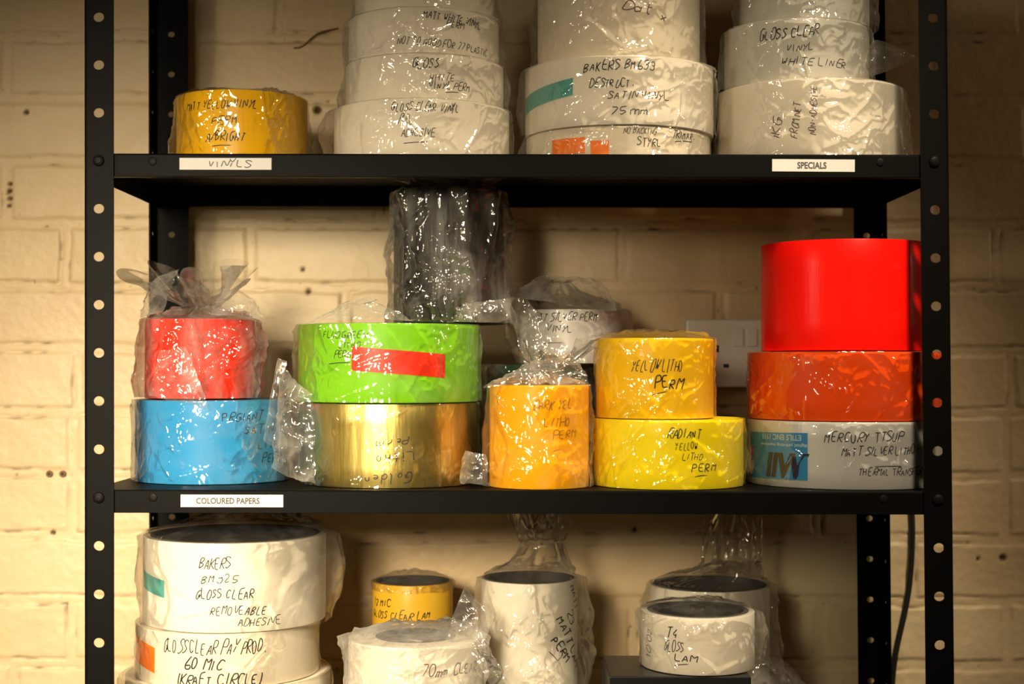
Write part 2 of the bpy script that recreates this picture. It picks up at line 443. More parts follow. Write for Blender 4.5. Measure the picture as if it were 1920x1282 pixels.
# ------------------------------------------------------------------ handwriting (single-stroke marker letters on a 4 x 6 grid)
G = {'A': '00 26 40|12 32', 'B': '00 06 36 45 34 03|03 33 42 31 00', 'C': '45 36 16 04 02 10 30 41', 'D': '00 06 26 44 42 20 00',
     'E': '46 06 00 40|03 33', 'F': '00 06 46|03 33', 'G': '46 26 05 02 10 30 33|23 43 41', 'H': '00 06|40 46|03 43', 'I': '10 16', 'J': '36 31 20 10 01',
     'K': '00 06|46 03 40', 'L': '06 00 40', 'M': '00 06 23 46 40', 'N': '00 06 40 46', 'O': '16 04 02 10 30 42 44 36 16', 'P': '00 06 36 45 44 33 03',
     'Q': '16 04 02 10 30 42 44 36 16|22 50', 'R': '00 06 36 45 44 33 03 40', 'S': '45 36 16 05 14 33 42 31 10 01', 'T': '06 46|26 20', 'U': '06 02 10 30 42 46',
     'V': '06 20 46', 'W': '06 10 24 30 46', 'X': '00 46|06 40', 'Y': '06 23 46|23 10', 'Z': '06 46 00 40', '0': '16 04 02 10 30 42 44 36 16', '1': '15 26 20',
     '2': '05 16 36 44 00 40', '3': '05 16 36 44 33 13|33 42 30 10 01', '4': '36 02 42|33 30', '5': '46 06 03 33 42 31 10 01', '6': '36 14 02 10 30 41 32 12 02',
     '7': '06 46 10', '8': '16 05 14 32 41 30 10 01 12 34 45 36 16', '9': '44 33 13 04 15 36 44 30', '.': '20 21', '-': '13 33', '(': '37 25 21 3-1', ')': '17 25 21 1-1',
     'm': '00 03|02 13 23 20|22 33 43 40', 'o': '13 02 10 20 31 32 23 13', 'l': '16 11 20', 'd': '36 30|32 23 13 02 01 10 20 31', 'e': '02 32 23 13 02 01 10 30', 'n': '00 03|02 13 23 32 30',
     'i': '10 13|15 14', 't': '16 11 20 30|04 34', 'h': '00 06|02 13 23 32 30', 'r': '00 03|02 13 33', 'a': '33 30|32 13 02 01 10 31', 'y': '03 20|43 1-2', 'p': '0-2 03|02 13 33 32 20 01',
     '/': '00 46', 'k': '00 06|34 02 30', 'x': '00 33|03 30', 'c': '33 13 02 01 10 30', 's': '33 13 02 32 20 00', 'u': '03 01 10 20 31 33 30'}
def glyph(ch):
    out = []
    for st in G.get(ch, '').split('|'):
        pts = []
        for tok in st.split():
            x = int(tok[0]); y = int(tok[1:])
            pts.append((x / 4.0, y / 6.0))
        if len(pts) > 1: out.append(pts)
    return out
def chaikin(p, it=2):
    for _ in range(it):
        q = [p[0]]
        for a, b in zip(p[:-1], p[1:]):
            q.append((a[0] * .78 + b[0] * .22, a[1] * .78 + b[1] * .22)); q.append((a[0] * .22 + b[0] * .78, a[1] * .22 + b[1] * .78))
        q.append(p[-1]); p = q
    return p
def write_lines(lines, rnd):
    """lines: (text, u, v, height, slope_deg[, spacing]) in mm of the unrolled surface -> stroke polylines with a pen width"""
    strokes = []
    for ln in lines:
        txt, u, v, h = ln[:4]
        ang = R_(ln[4]) if len(ln) > 4 else 0
        wd = ln[5] if len(ln) > 5 else 0.62
        pen = min(ln[6] if len(ln) > 6 else max(0.65, h * 0.105), max(0.5, 0.24 * wd * h))
        if txt == '__':                                         # an underline: (u, v) to (h, ang)
            u1, v1 = ln[3], ln[4]
            strokes.append(([(u, v), (u * .5 + u1 * .5, (v + v1) / 2 + rnd.uniform(.2, .7)), (u1, v1)], ln[5])); continue
        x = 0.0
        for ch in txt:
            if ch == ' ': x += h * wd * 0.75; continue
            k = h * rnd.uniform(0.82, 1.18)
            sh = 0.20 + rnd.uniform(-0.10, 0.16); dy = rnd.uniform(-0.10, 0.10) * h; ro = rnd.uniform(-0.10, 0.10)
            gw = wd * rnd.uniform(0.85, 1.1)
            for st in glyph(ch):
                pts = []
                for (gx, gy) in st:
                    gx += rnd.uniform(-.05, .05); gy += rnd.uniform(-.04, .04)
                    a = gx * gw * k + sh * gy * k; b = gy * k + dy
                    a, b = a * math.cos(ro) - b * math.sin(ro), a * math.sin(ro) + b * math.cos(ro)
                    a += x
                    pts.append((u + a * math.cos(ang) - b * math.sin(ang), v + a * math.sin(ang) + b * math.cos(ang)))
                strokes.append((chaikin(pts), pen))
            adv = 0.55 if ch in 'I1.l i()' else 1.0
            x += h * wd * (0.42 + adv * rnd.uniform(0.92, 1.05))
    return strokes
def ribbon_on_cylinder(strokes, R, rnd):
    V, Fc = [], []
    for pts, pen in strokes:
        q = [pts[0]]
        for a, b in zip(pts[:-1], pts[1:]):                     # short steps so that the ink follows the curve
            L = math.hypot(b[0] - a[0], b[1] - a[1]); n = max(1, int(L / 2.5))
            for i in range(1, n + 1): q.append((a[0] + (b[0] - a[0]) * i / n, a[1] + (b[1] - a[1]) * i / n))
        base = len(V); m = len(q)
        for i, (a, b) in enumerate(q):
            p0, p1 = q[max(0, i - 1)], q[min(m - 1, i + 1)]
            dx, dy = p1[0] - p0[0], p1[1] - p0[1]; L = math.hypot(dx, dy) or 1
            wv = pen * (0.55 if i in (0, m - 1) else 1.0) * rnd.uniform(.9, 1.1) / 2
            for sg in (1, -1):
                uu, vv = a - sg * dy / L * wv, b + sg * dx / L * wv
                f = uu / R
                V.append((R * math.sin(f) / 1000, -R * math.cos(f) / 1000, vv / 1000))
        for i in range(m - 1):
            k = base + 2 * i
            Fc.append((k, k + 1, k + 3, k + 2))
    return V, Fc
def curved_patch(R, u0, u1, v0, v1, slope=0.0, t=0.25, n=24, ragged=0.0, rnd=None):
    """a strip of tape lying round a roll"""
    V, Fc = [], []
    for i in range(n + 1):
        a = i / n; u = u0 + (u1 - u0) * a
        for b, (v) in enumerate((v0, v1)):
            uu = u + (rnd.uniform(-ragged, ragged) if rnd and i in (0, n) else 0)
            vv = v + slope * (u - (u0 + u1) / 2)
            for rr in (R, R + t):
                f = uu / R
                V.append((rr * math.sin(f) / 1000, -rr * math.cos(f) / 1000, vv / 1000))
    for i in range(n):
        k = 4 * i; q = k + 4
        Fc += [(k + 1, q + 1, q + 3, k + 3), (k, k + 2, q + 2, q), (k, q, q + 1, k + 1), (k + 2, k + 3, q + 3, q + 2)]
    Fc += [(0, 1, 3, 2), (4 * n, 4 * n + 2, 4 * n + 3, 4 * n + 1)]
    return V, Fc

# ------------------------------------------------------------------ plastic bags
def crumple(Pm, seed, amps):
    """folded-noise relief in mm; Pm in mm"""
    o = seed * 17.37
    wp = Pm + 6.0 * np.stack([perlin(Pm / 20 + o + 1), perlin(Pm / 20 + o + 2), perlin(Pm / 20 + o + 3)], -1)
    a0, a1, a2 = amps
    return a0 * ridge(wp / 42 + o) ** 2 + a1 * ridge(wp / 17 + o + 5) ** 2 + a2 * ridge(wp / 7.5 + o + 9) ** 2
def bag_surface(R, H, seed, fit=0.8, amps=(2.2, 1.3, 0.5), bulges=(), creases=14, top='fold', lift=6.0, neck=(0, 0, 14, 9), flare=(34, 26), flare_to=(0, 0), folds=9,
                skirt=0.0, base=0.6, tilt=(0, 0), upfolds=0.0, stop=None, drape=None):
    rnd = np.random.RandomState(seed)
    ph = np.concatenate([np.linspace(-PI * .62, PI * .62, 340), np.linspace(PI * .62, PI * 1.38, 60)[1:-1]])
    nphi = len(ph)
    rows = []                                     # (cx, cy, r, z, radial weight, up weight, fold amp)
    nz = max(14, int(H / 1.4))
    for i in range(nz + 1):
        z = base + (H - base) * i / nz
        rows.append((0, 0, R, z, 1.0, 0.0, upfolds * (i / nz) ** 2))
    for a in (0.25, 0.5, 0.75, 1.0):              # over the rim
        rows.append((0, 0, R - 3.5 * a * a, H + 0.9 * math.sin(a * PI / 2), 1 - a, 0.3 * a, upfolds))
    if top == 'fold':
        for i in range(1, 26):
            a = i / 25
            rows.append((0, 0, (R - 3.5) * (1 - a) + 1.5 * a, H + 0.9 + lift * math.sin(min(1, a * 1.3) * PI / 2) , 0.0, 1.0, upfolds))
    elif top == 'gather':
        nx, ny, nzk, nr = neck
        for i in range(1, 29):
            a = i / 28; e = a * a * (3 - 2 * a)
            rows.append((nx * e, ny * e, (R - 3.5) * (1 - a) + nr * a, H + 0.9 + nzk * (0.55 * a + 0.45 * a ** 4), 0.25, 0.75, 0.12 * a + upfolds))
        fh, fr = flare
        for i in range(1, 31):
            a = i / 30
            rows.append((nx + flare_to[0] * a, ny + flare_to[1] * a, nr + (fr - nr) * a ** 0.8, H + 0.9 + nzk + fh * a, 0.8, 0.2, 0.12 + 0.32 * a))
    A = np.array(rows)
    n = len(rows)
    PH = np.broadcast_to(ph, (n, nphi))
    sinp, cosp = np.sin(PH), -np.cos(PH)
    r0 = A[:, 2:3]; zc = A[:, 3:4]
    wr, wu, fa = A[:, 4:5], A[:, 5:6], A[:, 6:7]
    arc = PH * R
    Pm = np.stack([r0 * sinp, r0 * cosp, np.broadcast_to(zc, PH.shape)], -1)
    d = crumple(Pm, seed, amps)
    # where the film clings, the relief dies away
    cling = np.clip(0.55 + 1.4 * perlin(Pm / 45 + seed * 3.3), 0.12, 1.25)
    d = d * cling
    if drape:                                     # long hanging folds that run the height of the bag
        da, dk, ds = drape
        q = dk * PH + ds * zc / max(R, 1) + 1.6 * perlin(np.stack([PH * 1.3, zc / 60 + 0 * PH, 0 * PH + seed], -1)) * 2
        d = d + da * np.maximum(0, np.sin(q)) ** 3 * np.clip(0.65 + 1.2 * perlin(np.stack([PH * 2.1, zc / 45 + 0 * PH, 0 * PH + seed + 40], -1)), 0, 1.4)
    for _ in range(creases):                      # long sharp creases
        f0 = rnd.uniform(-1.5, 1.5); z0 = rnd.uniform(0, H); an = rnd.uniform(-1.2, 1.2) + PI / 2; L = rnd.uniform(12, 45); am = rnd.uniform(0.8, 2.6); wdt = rnd.uniform(0.8, 2.0)
        a = arc - f0 * R; b = zc - z0
        t_ = a * math.cos(an) + b * math.sin(an); s_ = -a * math.sin(an) + b * math.cos(an) + 4 * np.sin(t_ / 15 + f0)
        d = d + am * np.exp(-np.abs(s_) / wdt) * np.clip(1.2 - np.abs(t_) / L, 0, 1)
    for (f0, z0, wf, wz, am) in bulges:           # pouches of loose film
        df = (PH - f0 + PI) % (2 * PI) - PI
        g = np.exp(-(df * R / wf) ** 2 - ((zc - z0) / wz) ** 2)
        d = d + am * g * (0.85 + 0.3 * perlin(Pm / 38 + seed))
    d = fit + np.maximum(d, 0)
    if skirt: d = d + skirt * np.clip(1 - zc / (H * .5), 0, 1) ** 2 * (0.4 + 0.6 * np.abs(perlin(Pm / 18 + 3 * seed)))
    fold = fa * r0 * (np.cos(folds * PH + 1.7 * np.sin(2 * PH + seed)) * 0.6 + 0.4 * np.cos((folds * 2 + 1) * PH + seed) + 0.0)
    rr = r0 + d * wr + fold * np.where(zc > H, 1, 0.35)
    rr = np.where(zc <= H - 0.01, np.maximum(rr, R + 0.45), np.maximum(rr, 0.6))
    zz = zc + d * wu * 1.0 + np.where(zc > H + 6, 2.5 * perlin(Pm / 11 + seed * 1.3), 0)
    if top == 'gather':                           # ragged mouth
        tail = np.clip((zc - (H + 0.9 + neck[2])) / max(1, flare[0]), 0, 1)
        zz = zz + tail * flare[0] * (0.35 * np.cos(2 * PH + seed) + 0.5 * perlin(np.stack([3 * sinp, 3 * cosp, 0 * sinp + seed], -1)))
    x = A[:, 0:1] + rr * sinp; y = A[:, 1:2] + rr * cosp
    V = np.stack([x, y, zz], -1)
    if top is None: V[..., 2] = np.minimum(V[..., 2], H + 0.55)
    if stop:
        V[..., 2] = np.minimum(V[..., 2], stop)
    I = np.arange(n * nphi).reshape(n, nphi)
    J = np.roll(I, -1, axis=1)
    Fq = np.stack([I[:-1], J[:-1], J[1:], I[1:]], -1).reshape(-1, 4)
    return V.reshape(-1, 3), Fq
def flap_surface(c, bulge, seed, n=46, amps=(3.0, 1.8, 0.6), edge=0.0):
    """loose sheet of film between four corners (mm, local), bulging by a vector, crumpled"""
    c = [np.array(q, float) for q in c]
    u, v = np.meshgrid(np.linspace(0, 1, n), np.linspace(0, 1, n))
    u = u[..., None]; v = v[..., None]
    P = c[0] * (1 - u) * (1 - v) + c[1] * u * (1 - v) + c[2] * u * v + c[3] * (1 - u) * v
    P = P + np.array(bulge, float) * np.sin(PI * u) * np.sin(PI * (0.15 + 0.7 * v))
    nrm = np.cross(c[1] - c[0], c[3] - c[0]); nrm /= np.linalg.norm(nrm) + 1e-9
    h = crumple(P, seed, amps)
    P = P + nrm * (h - h.mean())[..., None]
    if edge:
        jit = edge * perlin(P / 13 + seed)
        k = (np.abs(u[..., 0] - .5) * 2) ** 6 + (np.abs(v[..., 0] - .5) * 2) ** 6
        P = P + (c[1] - c[0]) / np.linalg.norm(c[1] - c[0]) * (jit * k)[..., None]
        P = P + (c[3] - c[0]) / np.linalg.norm(c[3] - c[0]) * (jit[::-1] * k)[..., None]
    I = np.arange(n * n).reshape(n, n)
    Fq = np.stack([I[:-1, :-1], I[:-1, 1:], I[1:, 1:], I[1:, :-1]], -1).reshape(-1, 4)
    return P.reshape(-1, 3), Fq
def np_mesh(name, parts):
    Vs, Fs, k = [], [], 0
    for V, Fq in parts: Vs.append(V); Fs.append(Fq + k); k += len(V)
    V = np.concatenate(Vs) / 1000.0; Fq = np.concatenate(Fs)
    me = bpy.data.meshes.new(name)
    me.vertices.add(len(V)); me.vertices.foreach_set('co', V.astype(np.float32).ravel())
    me.loops.add(Fq.size); me.loops.foreach_set('vertex_index', Fq.ravel().astype(np.int32))
    me.polygons.add(len(Fq)); me.polygons.foreach_set('loop_start', np.arange(0, Fq.size, 4, dtype=np.int32))
    me.update(calc_edges=True)
    return me

# ------------------------------------------------------------------ a roll with its core, writing, tape and bag
def make_roll(name, label, cat, group, px, half, y, z0, z1, mat, core=0.5, core_mat='tan_core', texts=(), ink='ink', tapes=(), bag=None, film_mat='film', flaps=(), tilt=(0, 0), seed=1, spin=0.0):
    """px / half: where its axis and edge fall; y: axis depth behind the rack's front; z0..z1: its foot and top above the eye (mm)"""
    rnd = random.Random(seed * 31 + 5)
    R = half / sc(y); x = X(px, y); H = z1 - z0
    yf = y - R
    root = empty(name, (x / 1000, y / 1000, ZE + z0 / 1000), label, cat, group, (R_(tilt[0]), R_(tilt[1]), 0))
    rc = R * core; ri = max(rc - 5.5, rc * 0.86)
    b = 0.7
    v, f = lathe([(rc, 0.0), (R - b, 0.0), (R - .2, .2), (R, b), (R, H * .25), (R, H * .5), (R, H * .75), (R, H - b), (R - .2, H - .2), (R - b, H), (R * .5 + rc * .5, H - .25), (rc, H)], 160)
    o = link('wound_material', from_np('wound_material', v, f), M[mat], root, True)
    v, f = lathe([(ri, -0.0), (rc - .05, -0.0), (rc - .05, H * .5), (rc - .05, H + .3), (ri, H + .3), (ri, H * .5)], 96)
    o2 = link('core', from_np('core', v, f), M[core_mat], root, False)
    for oo in (o, o2):
        e = oo.modifiers.new('edges', 'EDGE_SPLIT'); e.split_angle = R_(50)
    s = sc(yf)
    phc = math.atan2(-x, CAMD + y)                 # the side of the roll that faces the eye
    def uv(qx, qy):
        k = max(-.985, min(.985, (qx - px) / half))
        ph_ = math.asin(k) + phc
        return ph_ * R, (VY - qy) / sc(y - R * math.cos(ph_)) - z0
    lines = []
    for t_ in texts:
        txt, qx, qy, hpx = t_[:4]
        u, vv = uv(qx, qy)
        if txt == '__':
            u1, v1 = uv(t_[3], t_[4]); lines.append((txt, u, vv, u1, v1, 0.9)); continue
        ex = list(t_[4:])
        if len(ex) > 1 and ex[1] > 20:                          # fit the line between two places on the roll
            u1 = uv(ex[1], qy)[0]
            tot = sum(0.75 if c == ' ' else 0.42 + (0.55 if c in 'I1.l i()' else 1.0) for c in txt) - 0.35
            ex[1] = (u1 - u) / (hpx / s * tot)
        lines.append((txt, u, vv, hpx / s) + tuple(ex))
    if lines:
        V, Fc = ribbon_on_cylinder(write_lines(lines, rnd), R + 0.22, rnd)
        link('handwriting', from_np('handwriting', V, Fc), M[ink], root)
    for (x0, x1, ya, yb, slope, tm) in tapes:
        u0, va = uv(x0, ya); u1, vb = uv(x1, yb)
        V, Fc = curved_patch(R + 0.15, u0, u1, uv((x0 + x1) / 2, max(ya, yb))[1], uv((x0 + x1) / 2, min(ya, yb))[1], slope, ragged=0.4, rnd=rnd)
        link('tape_label', from_np('tape_label', V, Fc), M[tm], root)
    if bag is not None:
        parts = [bag_surface(R, H, seed, **bag)]
        for i, fl in enumerate(flaps):
            # corners given as (px, py, depth mm) of where the loose film hangs
            cs = []
            for (qx, qy, qd) in fl['c']:
                cs.append((X(qx, qd) - x, qd - y, Z(qy, qd) - z0))
            parts.append(flap_surface(cs, fl.get('b', (0, -6, 0)), seed * 7 + i, amps=fl.get('amps', (3.0, 1.8, 0.6)), edge=fl.get('edge', 2.0)))
        me = np_mesh('plastic_bag', parts)
        n0 = len(parts[0][1])
        link('plastic_bag', me, [M[film_mat], M['milky_film']], root, True)
        if flaps: me.polygons.foreach_set('material_index', [0 if i < n0 else 1 for i in range(len(me.polygons))])
    return root

ZV, ZP, ZL = SH['vinyl'], SH['paper'], SH['lower']
gv, gs, gp, gl = 'white vinyl rolls stacked on the vinyls shelf', 'bagged rolls above the specials label', 'coloured paper rolls on the middle shelf', 'clear film rolls on the lower shelf'
EL = 0.5   # breathing room between stacked rolls for the film

# ---- top shelf, left: one yellow roll
make_roll('vinyl_roll', 'yellow vinyl roll in a clear bag, alone at the left end of the top shelf', 'roll', None, 452, 121, 142, ZV + EL, 303, 'warm_yellow',
          texts=[('MATT YELLOW VINYL', 352, 209, 15, 1, 478), ('PERM', 397, 233, 15, 1, 443), ('A/BRIGHT', 387, 265, 17, 1, 457), ('__', 398, 274, 432, 272)], seed=11,
          film_mat='thin_film', bag=dict(amps=(2.0, 1.6, 0.7), lift=3, bulges=((-1.6, 20, 26, 30, 9), (1.5, 22, 30, 40, 6)), skirt=3))
# ---- top shelf, stack of four
make_roll('vinyl_roll', 'bagged white roll reading GLOSS CLEAR VINYL PEEL ADHESIVE, lowest in its stack', 'roll', gv, 790, 164, 115, ZV + EL, 284, 'white',
          texts=[('GLOSS CLEAR VINYL', 735, 207, 17, -1, 855), ('PEEL', 748, 232, 17, 2, 772), ('ADHESIVE', 753, 255, 14, 1, 812), ('__', 757, 268, 800, 265)], seed=12,
          bag=dict(amps=(2.4, 1.4, 0.5), top=None, bulges=((-1.45, 34, 24, 26, 17), (-1.2, 8, 30, 20, 6), (1.5, 25, 25, 40, 4)), skirt=3))
make_roll('vinyl_roll', 'bagged white roll reading GLOSS WHITE VINYL PERM, on the PEEL ADHESIVE roll', 'roll', gv, 795, 148, 112, 284 + 1, 333, 'white',
          texts=[('GLOSS', 772, 126, 17, 1, 820), ('WHITE', 803, 148, 13, 0, 848), ('VINYL PERM', 802, 163, 14, -2, 876), ('__', 832, 172, 856, 172)], seed=13,
          bag=dict(amps=(2.4, 1.6, 0.5), top=None, bulges=((-1.5, 12, 22, 14, 8), (1.4, 22, 26, 18, 9), (0.5, 40, 40, 10, 3)), skirt=4))
make_roll('vinyl_roll', 'bagged white roll reading MATT WHITE VINYL PERM, on the GLOSS WHITE VINYL roll', 'roll', gv, 793, 141, 112, 333 + 1, 383, 'white',
          texts=[('MATT WHITE VINYL', 791, 31, 15, -5, 897), ('PERM', 833, 47, 12, -2, 864), ('NOT TO GOOD FOR 77 PLASTIC', 745, 81, 13, -3, 908)], seed=14,
          bag=dict(amps=(2.8, 1.6, 0.6), top=None, bulges=((-1.5, 30, 22, 26, 7), (1.45, 20, 25, 24, 7)), skirt=3))
make_roll('vinyl_roll', 'bagged white roll cut off by the top edge, on the MATT WHITE VINYL roll', 'roll', gv, 795, 131, 112, 383 + 1, 430, 'white', seed=15,
          bag=dict(amps=(2.4, 1.4, 0.5), lift=3, bulges=((1.5, 10, 20, 20, 5),), skirt=3))
# ---- top shelf, centre stack
make_roll('vinyl_roll', 'thin bagged roll with two orange tape patches, under the DESTRUCT SATIN VINYL roll', 'roll', gv, 1158, 172, 118, ZV + EL, 255, 'cream',
          texts=[('NO BACKING', 1168, 249, 12, 0, 1226), ('STYRL', 1192, 272, 15, 1, 1234), ('TRIMAR.', 1254, 257, 15, 1, 1296), ('__', 1258, 264, 1292, 265)],
          tapes=[(1041, 1100, 258, 288, 0.0, 'orange_tape'), (1110, 1143, 262, 288, 0.0, 'orange_tape')], seed=16,
          bag=dict(amps=(2.0, 1.6, 0.6), top=None, bulges=((-1.4, 12, 30, 20, 8),), skirt=2))
make_roll('vinyl_roll', 'bagged white roll reading DESTRUCT SATIN VINYL, with a teal tape strip', 'roll', gv, 1160, 176, 118, 255 + 1, 329, 'white',
          texts=[('BAKERS BM633', 1097, 133, 17, 1, 1223), ('DESTRUCT.', 1108, 163, 15, 0, 1185), ('SATIN VINYL', 1140, 183, 15, -1, 1248), ('75mm', 1144, 212, 17, -1, 1211)],
          tapes=[(987, 1078, 160, 192, 0.10, 'teal_tape')], seed=17,
          bag=dict(amps=(2.2, 1.3, 0.5), top=None, bulges=((-1.45, 40, 30, 36, 10), (1.5, 40, 30, 40, 2)), skirt=4, creases=10))
make_roll('vinyl_roll', 'tall bagged cream roll cut off by the top edge, on the DESTRUCT SATIN VINYL roll', 'roll', gv, 1159, 152, 118, 329 + 1, 440, 'cream',
          texts=[('Dat x', 1165, 12, 20, -14, .8)], ink='faint_ink', seed=18,
          bag=dict(amps=(2.6, 1.8, 0.6), lift=3, bulges=((-1.5, 40, 30, 40, 9), (1.5, 30, 30, 40, 7)), skirt=4, creases=18))
# ---- top shelf, right stack
make_roll('vinyl_roll', 'bagged white roll with faint upright writing, standing above the SPECIALS label', 'roll', gs, 1518, 171, 118, ZV + EL, 306, 'white',
          texts=[('1KG', 1464, 262, 15, 80, .8), ('FROM NET', 1497, 258, 13, 83, .5), ('NON-ADHESIVE', 1529, 251, 12, 88, .47)], ink='faint_ink', seed=19,
          bag=dict(amps=(2.4, 1.8, 0.7), top=None, bulges=((-1.5, 50, 24, 40, 1), (1.55, 30, 30, 60, 9)), skirt=4, creases=22))
make_roll('vinyl_roll', 'bagged grey-white roll reading GLOSS CLEAR VINYL WHITE LINER, middle of its stack', 'roll', gs, 1493, 134, 112, 306 + 1, 373, 'greywhite',
          texts=[('GLOSS CLEAR', 1428, 75, 19, 3, 1535), ('VINYL', 1475, 94, 13, 1, 1524), ('WHITE LINER', 1467, 119, 14, -2, 1582)], seed=20,
          bag=dict(amps=(2.4, 1.8, 0.6), top=None, bulges=((-1.5, 25, 24, 30, 7), (1.5, 20, 26, 30, 6)), skirt=4, creases=16),
          flaps=[dict(c=[(1600, 125, 60), (1618, 152, 95), (1722, 104, 95), (1640, 70, 95)], b=(0, -8, 2))])
make_roll('vinyl_roll', 'bagged grey roll cut off by the top edge, on the WHITE LINER roll', 'roll', gs, 1508, 120, 112, 373 + 1, 432, 'greywhite', seed=21,
          bag=dict(amps=(2.4, 1.6, 0.6), lift=3, bulges=((1.4, 20, 30, 30, 12), (-1.5, 20, 20, 30, 5)), skirt=4))

# ---- middle shelf
make_roll('paper_roll', 'light blue paper roll in a clear bag at the left end of the middle shelf', 'roll', gp, 400, 142, 150, ZP + EL, -36, 'blue',
          texts=[('PRGIANT', 416, 792, 16, 2, 488), ('SATIN', 455, 816, 16, 1, 508), ('LITHO', 480, 842, 15, 1, 524), ('PERM', 487, 869, 17, 1, 520)], seed=22,
          bag=dict(amps=(2.0, 1.6, 0.6), top=None, bulges=((-1.5, 50, 26, 46, 5), (0.55, 55, 40, 26, 5)), skirt=3, creases=22))
make_roll('paper_roll', 'red paper roll in a bag gathered on top, standing on the light blue roll', 'roll', gp, 375, 101, 150, -36 + 1.5, 54, 'red', seed=23,
          film_mat='streaked_film', bag=dict(amps=(3.2, 2.4, 0.8), drape=(4.5, 9, 0.25), top='gather', neck=(6, -18, 12, 13), flare=(36, 56), flare_to=(-12, -2), folds=6, upfolds=0.03,
          bulges=((-1.5, 30, 30, 46, 13), (1.5, 50, 30, 40, 10), (-0.6, 15, 30, 30, 6), (0.9, 40, 12, 60, 5), (0.1, 60, 8, 40, 4)), skirt=4, creases=26),
          flaps=[dict(c=[(278, 742, 84), (392, 765, 53), (350, 650, 66), (300, 660, 74)], b=(0, -6, 0)), dict(c=[(258, 596, 130), (300, 592, 80), (335, 505, 110), (280, 535, 130)], b=(-3, -8, 2)),
                 dict(c=[(392, 590, 84), (498, 606, 110), (478, 558, 120), (420, 540, 110)], b=(0, -8, 4))])
make_roll('paper_roll', 'shiny gold foil roll in a loose clear bag, under the lime green roll', 'roll', gp, 733, 160, 112, ZP + EL, -38, 'gold',
          texts=[('Golden', 772, 884, 17, 186, .75), ('Litho', 774, 846, 16, 188, .75), ('Perm', 765, 818, 15, 190, .75)], seed=24,
          film_mat='thin_film', bag=dict(amps=(2.0, 1.4, 0.6), top=None, drape=(1.8, 8, 0.3), bulges=((-1.25, 45, 26, 40, 8), (1.5, 40, 22, 40, 4)), creases=14),
          flaps=[dict(c=[(512, 880, 50), (592, 908, 22), (588, 738, 36), (524, 676, 58)], b=(-10, -9, 0), amps=(5, 3, 1.0)), dict(c=[(494, 826, 60), (514, 838, 56), (538, 677, 56), (520, 671, 60)], b=(-4, -3, 0), amps=(.8, .5, .2), edge=0.5)])
make_roll('paper_roll', 'lime green paper roll in a clear bag with a red tape strip', 'roll', gp, 729, 168, 112, -38 + 1.2, 47, 'green',
          texts=[('FLUO GREEN', 612, 634, 12, -1, 690), ('LITHO', 640, 652, 12, -3, 678), ('PERM', 632, 671, 13, 0, 662), ('__', 622, 683, 660, 680)], tapes=[(664, 829, 657, 702, -0.075, 'red_tape')], seed=25,
          bag=dict(amps=(2.0, 1.5, 0.6), lift=0.2, drape=(2.4, 9, 0.4), bulges=((-1.5, 45, 24, 40, 5), (-0.6, 60, 30, 40, 3)), creases=22, upfolds=0.004, top=None),
          flaps=[dict(c=[(575, 606, 50), (780, 604, 30), (700, 562, 60), (640, 568, 70)], b=(0, -4, 6), amps=(4, 2, .8))])
make_roll('film_roll', 'tall black film roll in a loose clear bag, on the lime green roll', 'roll', gp, 842, 104, 155, 47 + 3, 199, 'black_film', seed=26, core_mat='core', film_mat='streaked_film',
          bag=dict(amps=(2.6, 2.0, 0.9), drape=(8, 7, 0.55), top='gather', neck=(4, -14, 6, 34), flare=(12, 50), folds=6, upfolds=0.03, stop=169, bulges=((-1.5, 80, 20, 90, 7), (1.5, 60, 22, 80, 8), (-0.4, 20, 24, 30, 7), (0.35, 90, 9, 90, 6), (-0.1, 110, 8, 60, 6)), skirt=5, creases=26),
          flaps=[dict(c=[(840, 602, 92), (955, 602, 100), (962, 555, 105), (850, 570, 94)], b=(6, -8, -3), amps=(2, 1.5, .6))])
make_roll('film_roll', 'dark bottle green film roll mostly hidden behind the amber roll, at the back', 'roll', gp, 1016, 100, 222, ZP + EL, 4, 'bottle_green', seed=27, core_mat='core',
          bag=dict(amps=(3.0, 2.2, 0.8), top=None, bulges=((-1.4, 100, 26, 50, 9),), creases=20))
make_roll('vinyl_roll', 'matt silver vinyl roll in a loose bag, on the dark green roll', 'roll', gp, 1071, 96, 222, 4 + 1.5, 68, 'matt_silver',
          texts=[('MATT SILVER PERM', 1000, 603, 15, 1, 1118), ('VINYL', 1025, 623, 14, 1, 1073), ('__', 1017, 644, 1054, 642)], seed=28, core=0.7, core_mat='core',
          bag=dict(amps=(2.6, 2.0, 0.7), top='gather', neck=(-14, 0, 32, 10), flare=(5, 14), folds=5, upfolds=0.03, bulges=((-1.4, 40, 30, 40, 20), (1.5, 40, 30, 40, 14)), creases=14),
          flaps=[dict(c=[(985, 684, 146), (1090, 684, 146), (985, 560, 150), (945, 556, 160)], b=(0, -6, 0)), dict(c=[(952, 560, 164), (1160, 585, 160), (1130, 526, 190), (1010, 516, 190)], b=(0, -6, 4))])
